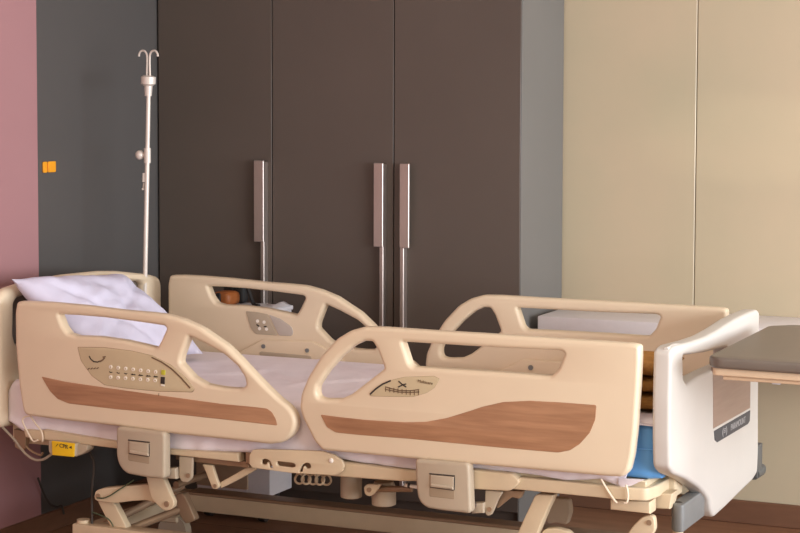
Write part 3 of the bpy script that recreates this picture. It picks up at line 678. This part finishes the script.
# handbag on the cabinet
pb = on_y(228, 303, 6.05)
hg = empty('handbag', (-3.42, 6.06, .786), 'tan leather handbag with black strap on the bedside cabinet', 'bag')
bm = bmesh.new(); add_box(bm, (-3.49, 5.96, .786), (-3.415, 6.055, .838), .018, 3); part('bag_body', bm, TAN, hg, 60)
bm = bmesh.new(); add_box(bm, (-3.466, 5.953, .80), (-3.448, 5.962, .836), .003, 1); part('bag_band', bm, BLACK, hg)
bm = bmesh.new(); add_tube(bm, spline([(-3.455, 6.05, .84), (-3.44, 6.045, .87), (-3.40, 6.04, .875), (-3.37, 6.03, .84), (-3.345, 6.02, .795), (-3.31, 6.0, .792)], 5), .007, 8); part('strap', bm, BLACK, hg)
bk = box('black_pouch', (-3.50, 6.062, .787), (-3.41, 6.105, .875), BLACK, None, .014, 3, (-3.445, 6.14, .787))
tag(bk, 'black pouch standing behind the tan handbag', 'pouch')
bm = bmesh.new()
R_ = []
for i in range(9):
    R_.append([bm.verts.new((-3.31+.085*i/8, 5.945+.15*j/6, .7875 + .014*math.exp(-((i-5)/1.6)**2)*(j/6) + .002*(j % 2))) for j in range(7)])
for A, B in zip(R_, R_[1:]):
    for j in range(6): bm.faces.new((A[j], B[j], B[j+1], A[j+1]))
pp = part('paper_sheet', bm, CABW, None, 60, (-3.27, 6.02, .787)); pp.modifiers.new('t', 'SOLIDIFY').thickness = .001
tag(pp, 'creased white paper lying on the bedside cabinet top', 'paper')

# ------------------------------------------------------------------ drip pole in the far head corner of the bed
ip = empty('drip_pole', (-3.63, 5.73, .62), 'white drip pole standing at the far corner of the headboard', 'drip pole')
YI = 5.75
def iv(px, py): return on_y(px, py, YI)
bot = iv(145.2, 268); top = iv(148.6, 88); mid = iv(147, 178); low = bot + (bot-top)*.55
tube('pole', [low, mid, top], [.0085, .0085, .0078], IVW, ip, 14)
bm = bmesh.new(); add_tube(bm, [iv(148.2, 96), iv(148.4, 86), iv(148.4, 84), iv(148.4, 77), iv(148.5, 75.5)], [.013, .015, .026, .027, .018], 18); part('collar', bm, IVW, ip)
for s in (-1, 1):
    pts = [iv(148.4+s*1.6, 78), iv(148.4+s*1.2, 60), iv(148.4+s*1.8, 54), iv(148.4+s*4, 51), iv(148.4+s*7, 51), iv(148.4+s*9, 53.5), iv(148.4+s*9.4, 56.5)]
    bm = bmesh.new(); add_tube(bm, spline(pts, 4), .0038, 8); part('hook', bm, IVW, ip)
c = iv(140, 155); bm = bmesh.new(); add_ball(bm, c, .0175); k_ = part('knob', bm, IVW, ip)
bm = bmesh.new(); add_tube(bm, [c, iv(147.5, 155)], .008, 10); add_tube(bm, [iv(147.4, 163), iv(147.4, 148)], .0125, 14); part('clamp', bm, IVW, ip)
bm = bmesh.new(); p = iv(144.3, 177); add_tube(bm, [iv(144.5, 173), iv(144.2, 182)], .008, 10); add_tube(bm, [iv(143.2, 188), iv(143.4, 190)], .006, 8); add_tube(bm, [iv(143.8, 183), iv(143.3, 190)], .003, 6); part('clip', bm, IVW, ip)
bm = bmesh.new(); add_tube(bm, [low-Vector((0, 0, .1)), low-Vector((0, 0, .001))], .015, 14); add_box(bm, (min(low.x, HO)-.012, low.y-.014, low.z-.08), (max(low.x, HO)+.012, low.y+.014, low.z-.04), .002, 1); part('socket', bm, FR, bed)

# cord lying along the left skirting
cd = tube('floor_cord', spline([on_x(*q, XL+.03) for q in ((38, 478), (44, 494), (50, 504), (57, 507), (61.5, 506), (64, 514))], 5), .004, DCORD, None, 8, tuple(on_x(61, 510, XL+.03)))
tag(cd, 'thin dark cord hanging along the grey wall down to the floor', 'cord')

# ------------------------------------------------------------------ light
w = bpy.data.worlds.new('world'); S.world = w; w.use_nodes = True
w.node_tree.nodes['Background'].inputs[0].default_value = (1.0, .90, .76, 1); w.node_tree.nodes['Background'].inputs[1].default_value = .80
def area(name, loc, target, size, power, col, spread=math.pi):
    d = bpy.data.lights.new(name, 'AREA'); d.shape = 'RECTANGLE'; d.size, d.size_y = size; d.energy = power; d.color = col; d.spread = spread
    o = bpy.data.objects.new(name, d); COL.objects.link(o); o.location = loc
    o.rotation_euler = (Vector(target)-Vector(loc)).to_track_quat('-Z', 'Y').to_euler(); return o
area('window_daylight', (XR+.02, (WY0+WY1)/2, (WZ0+WZ1)/2), (-2, (WY0+WY1)/2, 1.2), (WY1-WY0, WZ1-WZ0), 250, (.84, .92, 1.0))
gl = bpy.data.lights.new('wall_patch_spot', 'SPOT'); gl.energy = 120; gl.color = (1, .88, .72); gl.spot_size = math.radians(5.5); gl.spot_blend = .7; gl.shadow_soft_size = .02  # added spot lamp, lays a warm bright patch on the back wall
go = bpy.data.objects.new('wall_patch_spot', gl); COL.objects.link(go); go.location = (XR-.1, 5.2, 1.35)
go.rotation_euler = (on_y(764, 140, YB)-go.location).to_track_quat('-Z', 'Y').to_euler()
area('ceiling_fill', (-1.6, 1.2, HC-.02), (-1.6, 1.2, 0), (1.2, 1.2), 27, (1, .84, .62))  # added warm fill light under the unseen ceiling

S.view_settings.view_transform = 'Standard'; S.view_settings.look = 'None'; S.view_settings.exposure = .5; S.view_settings.gamma = 1
S.view_settings.use_curve_mapping = False
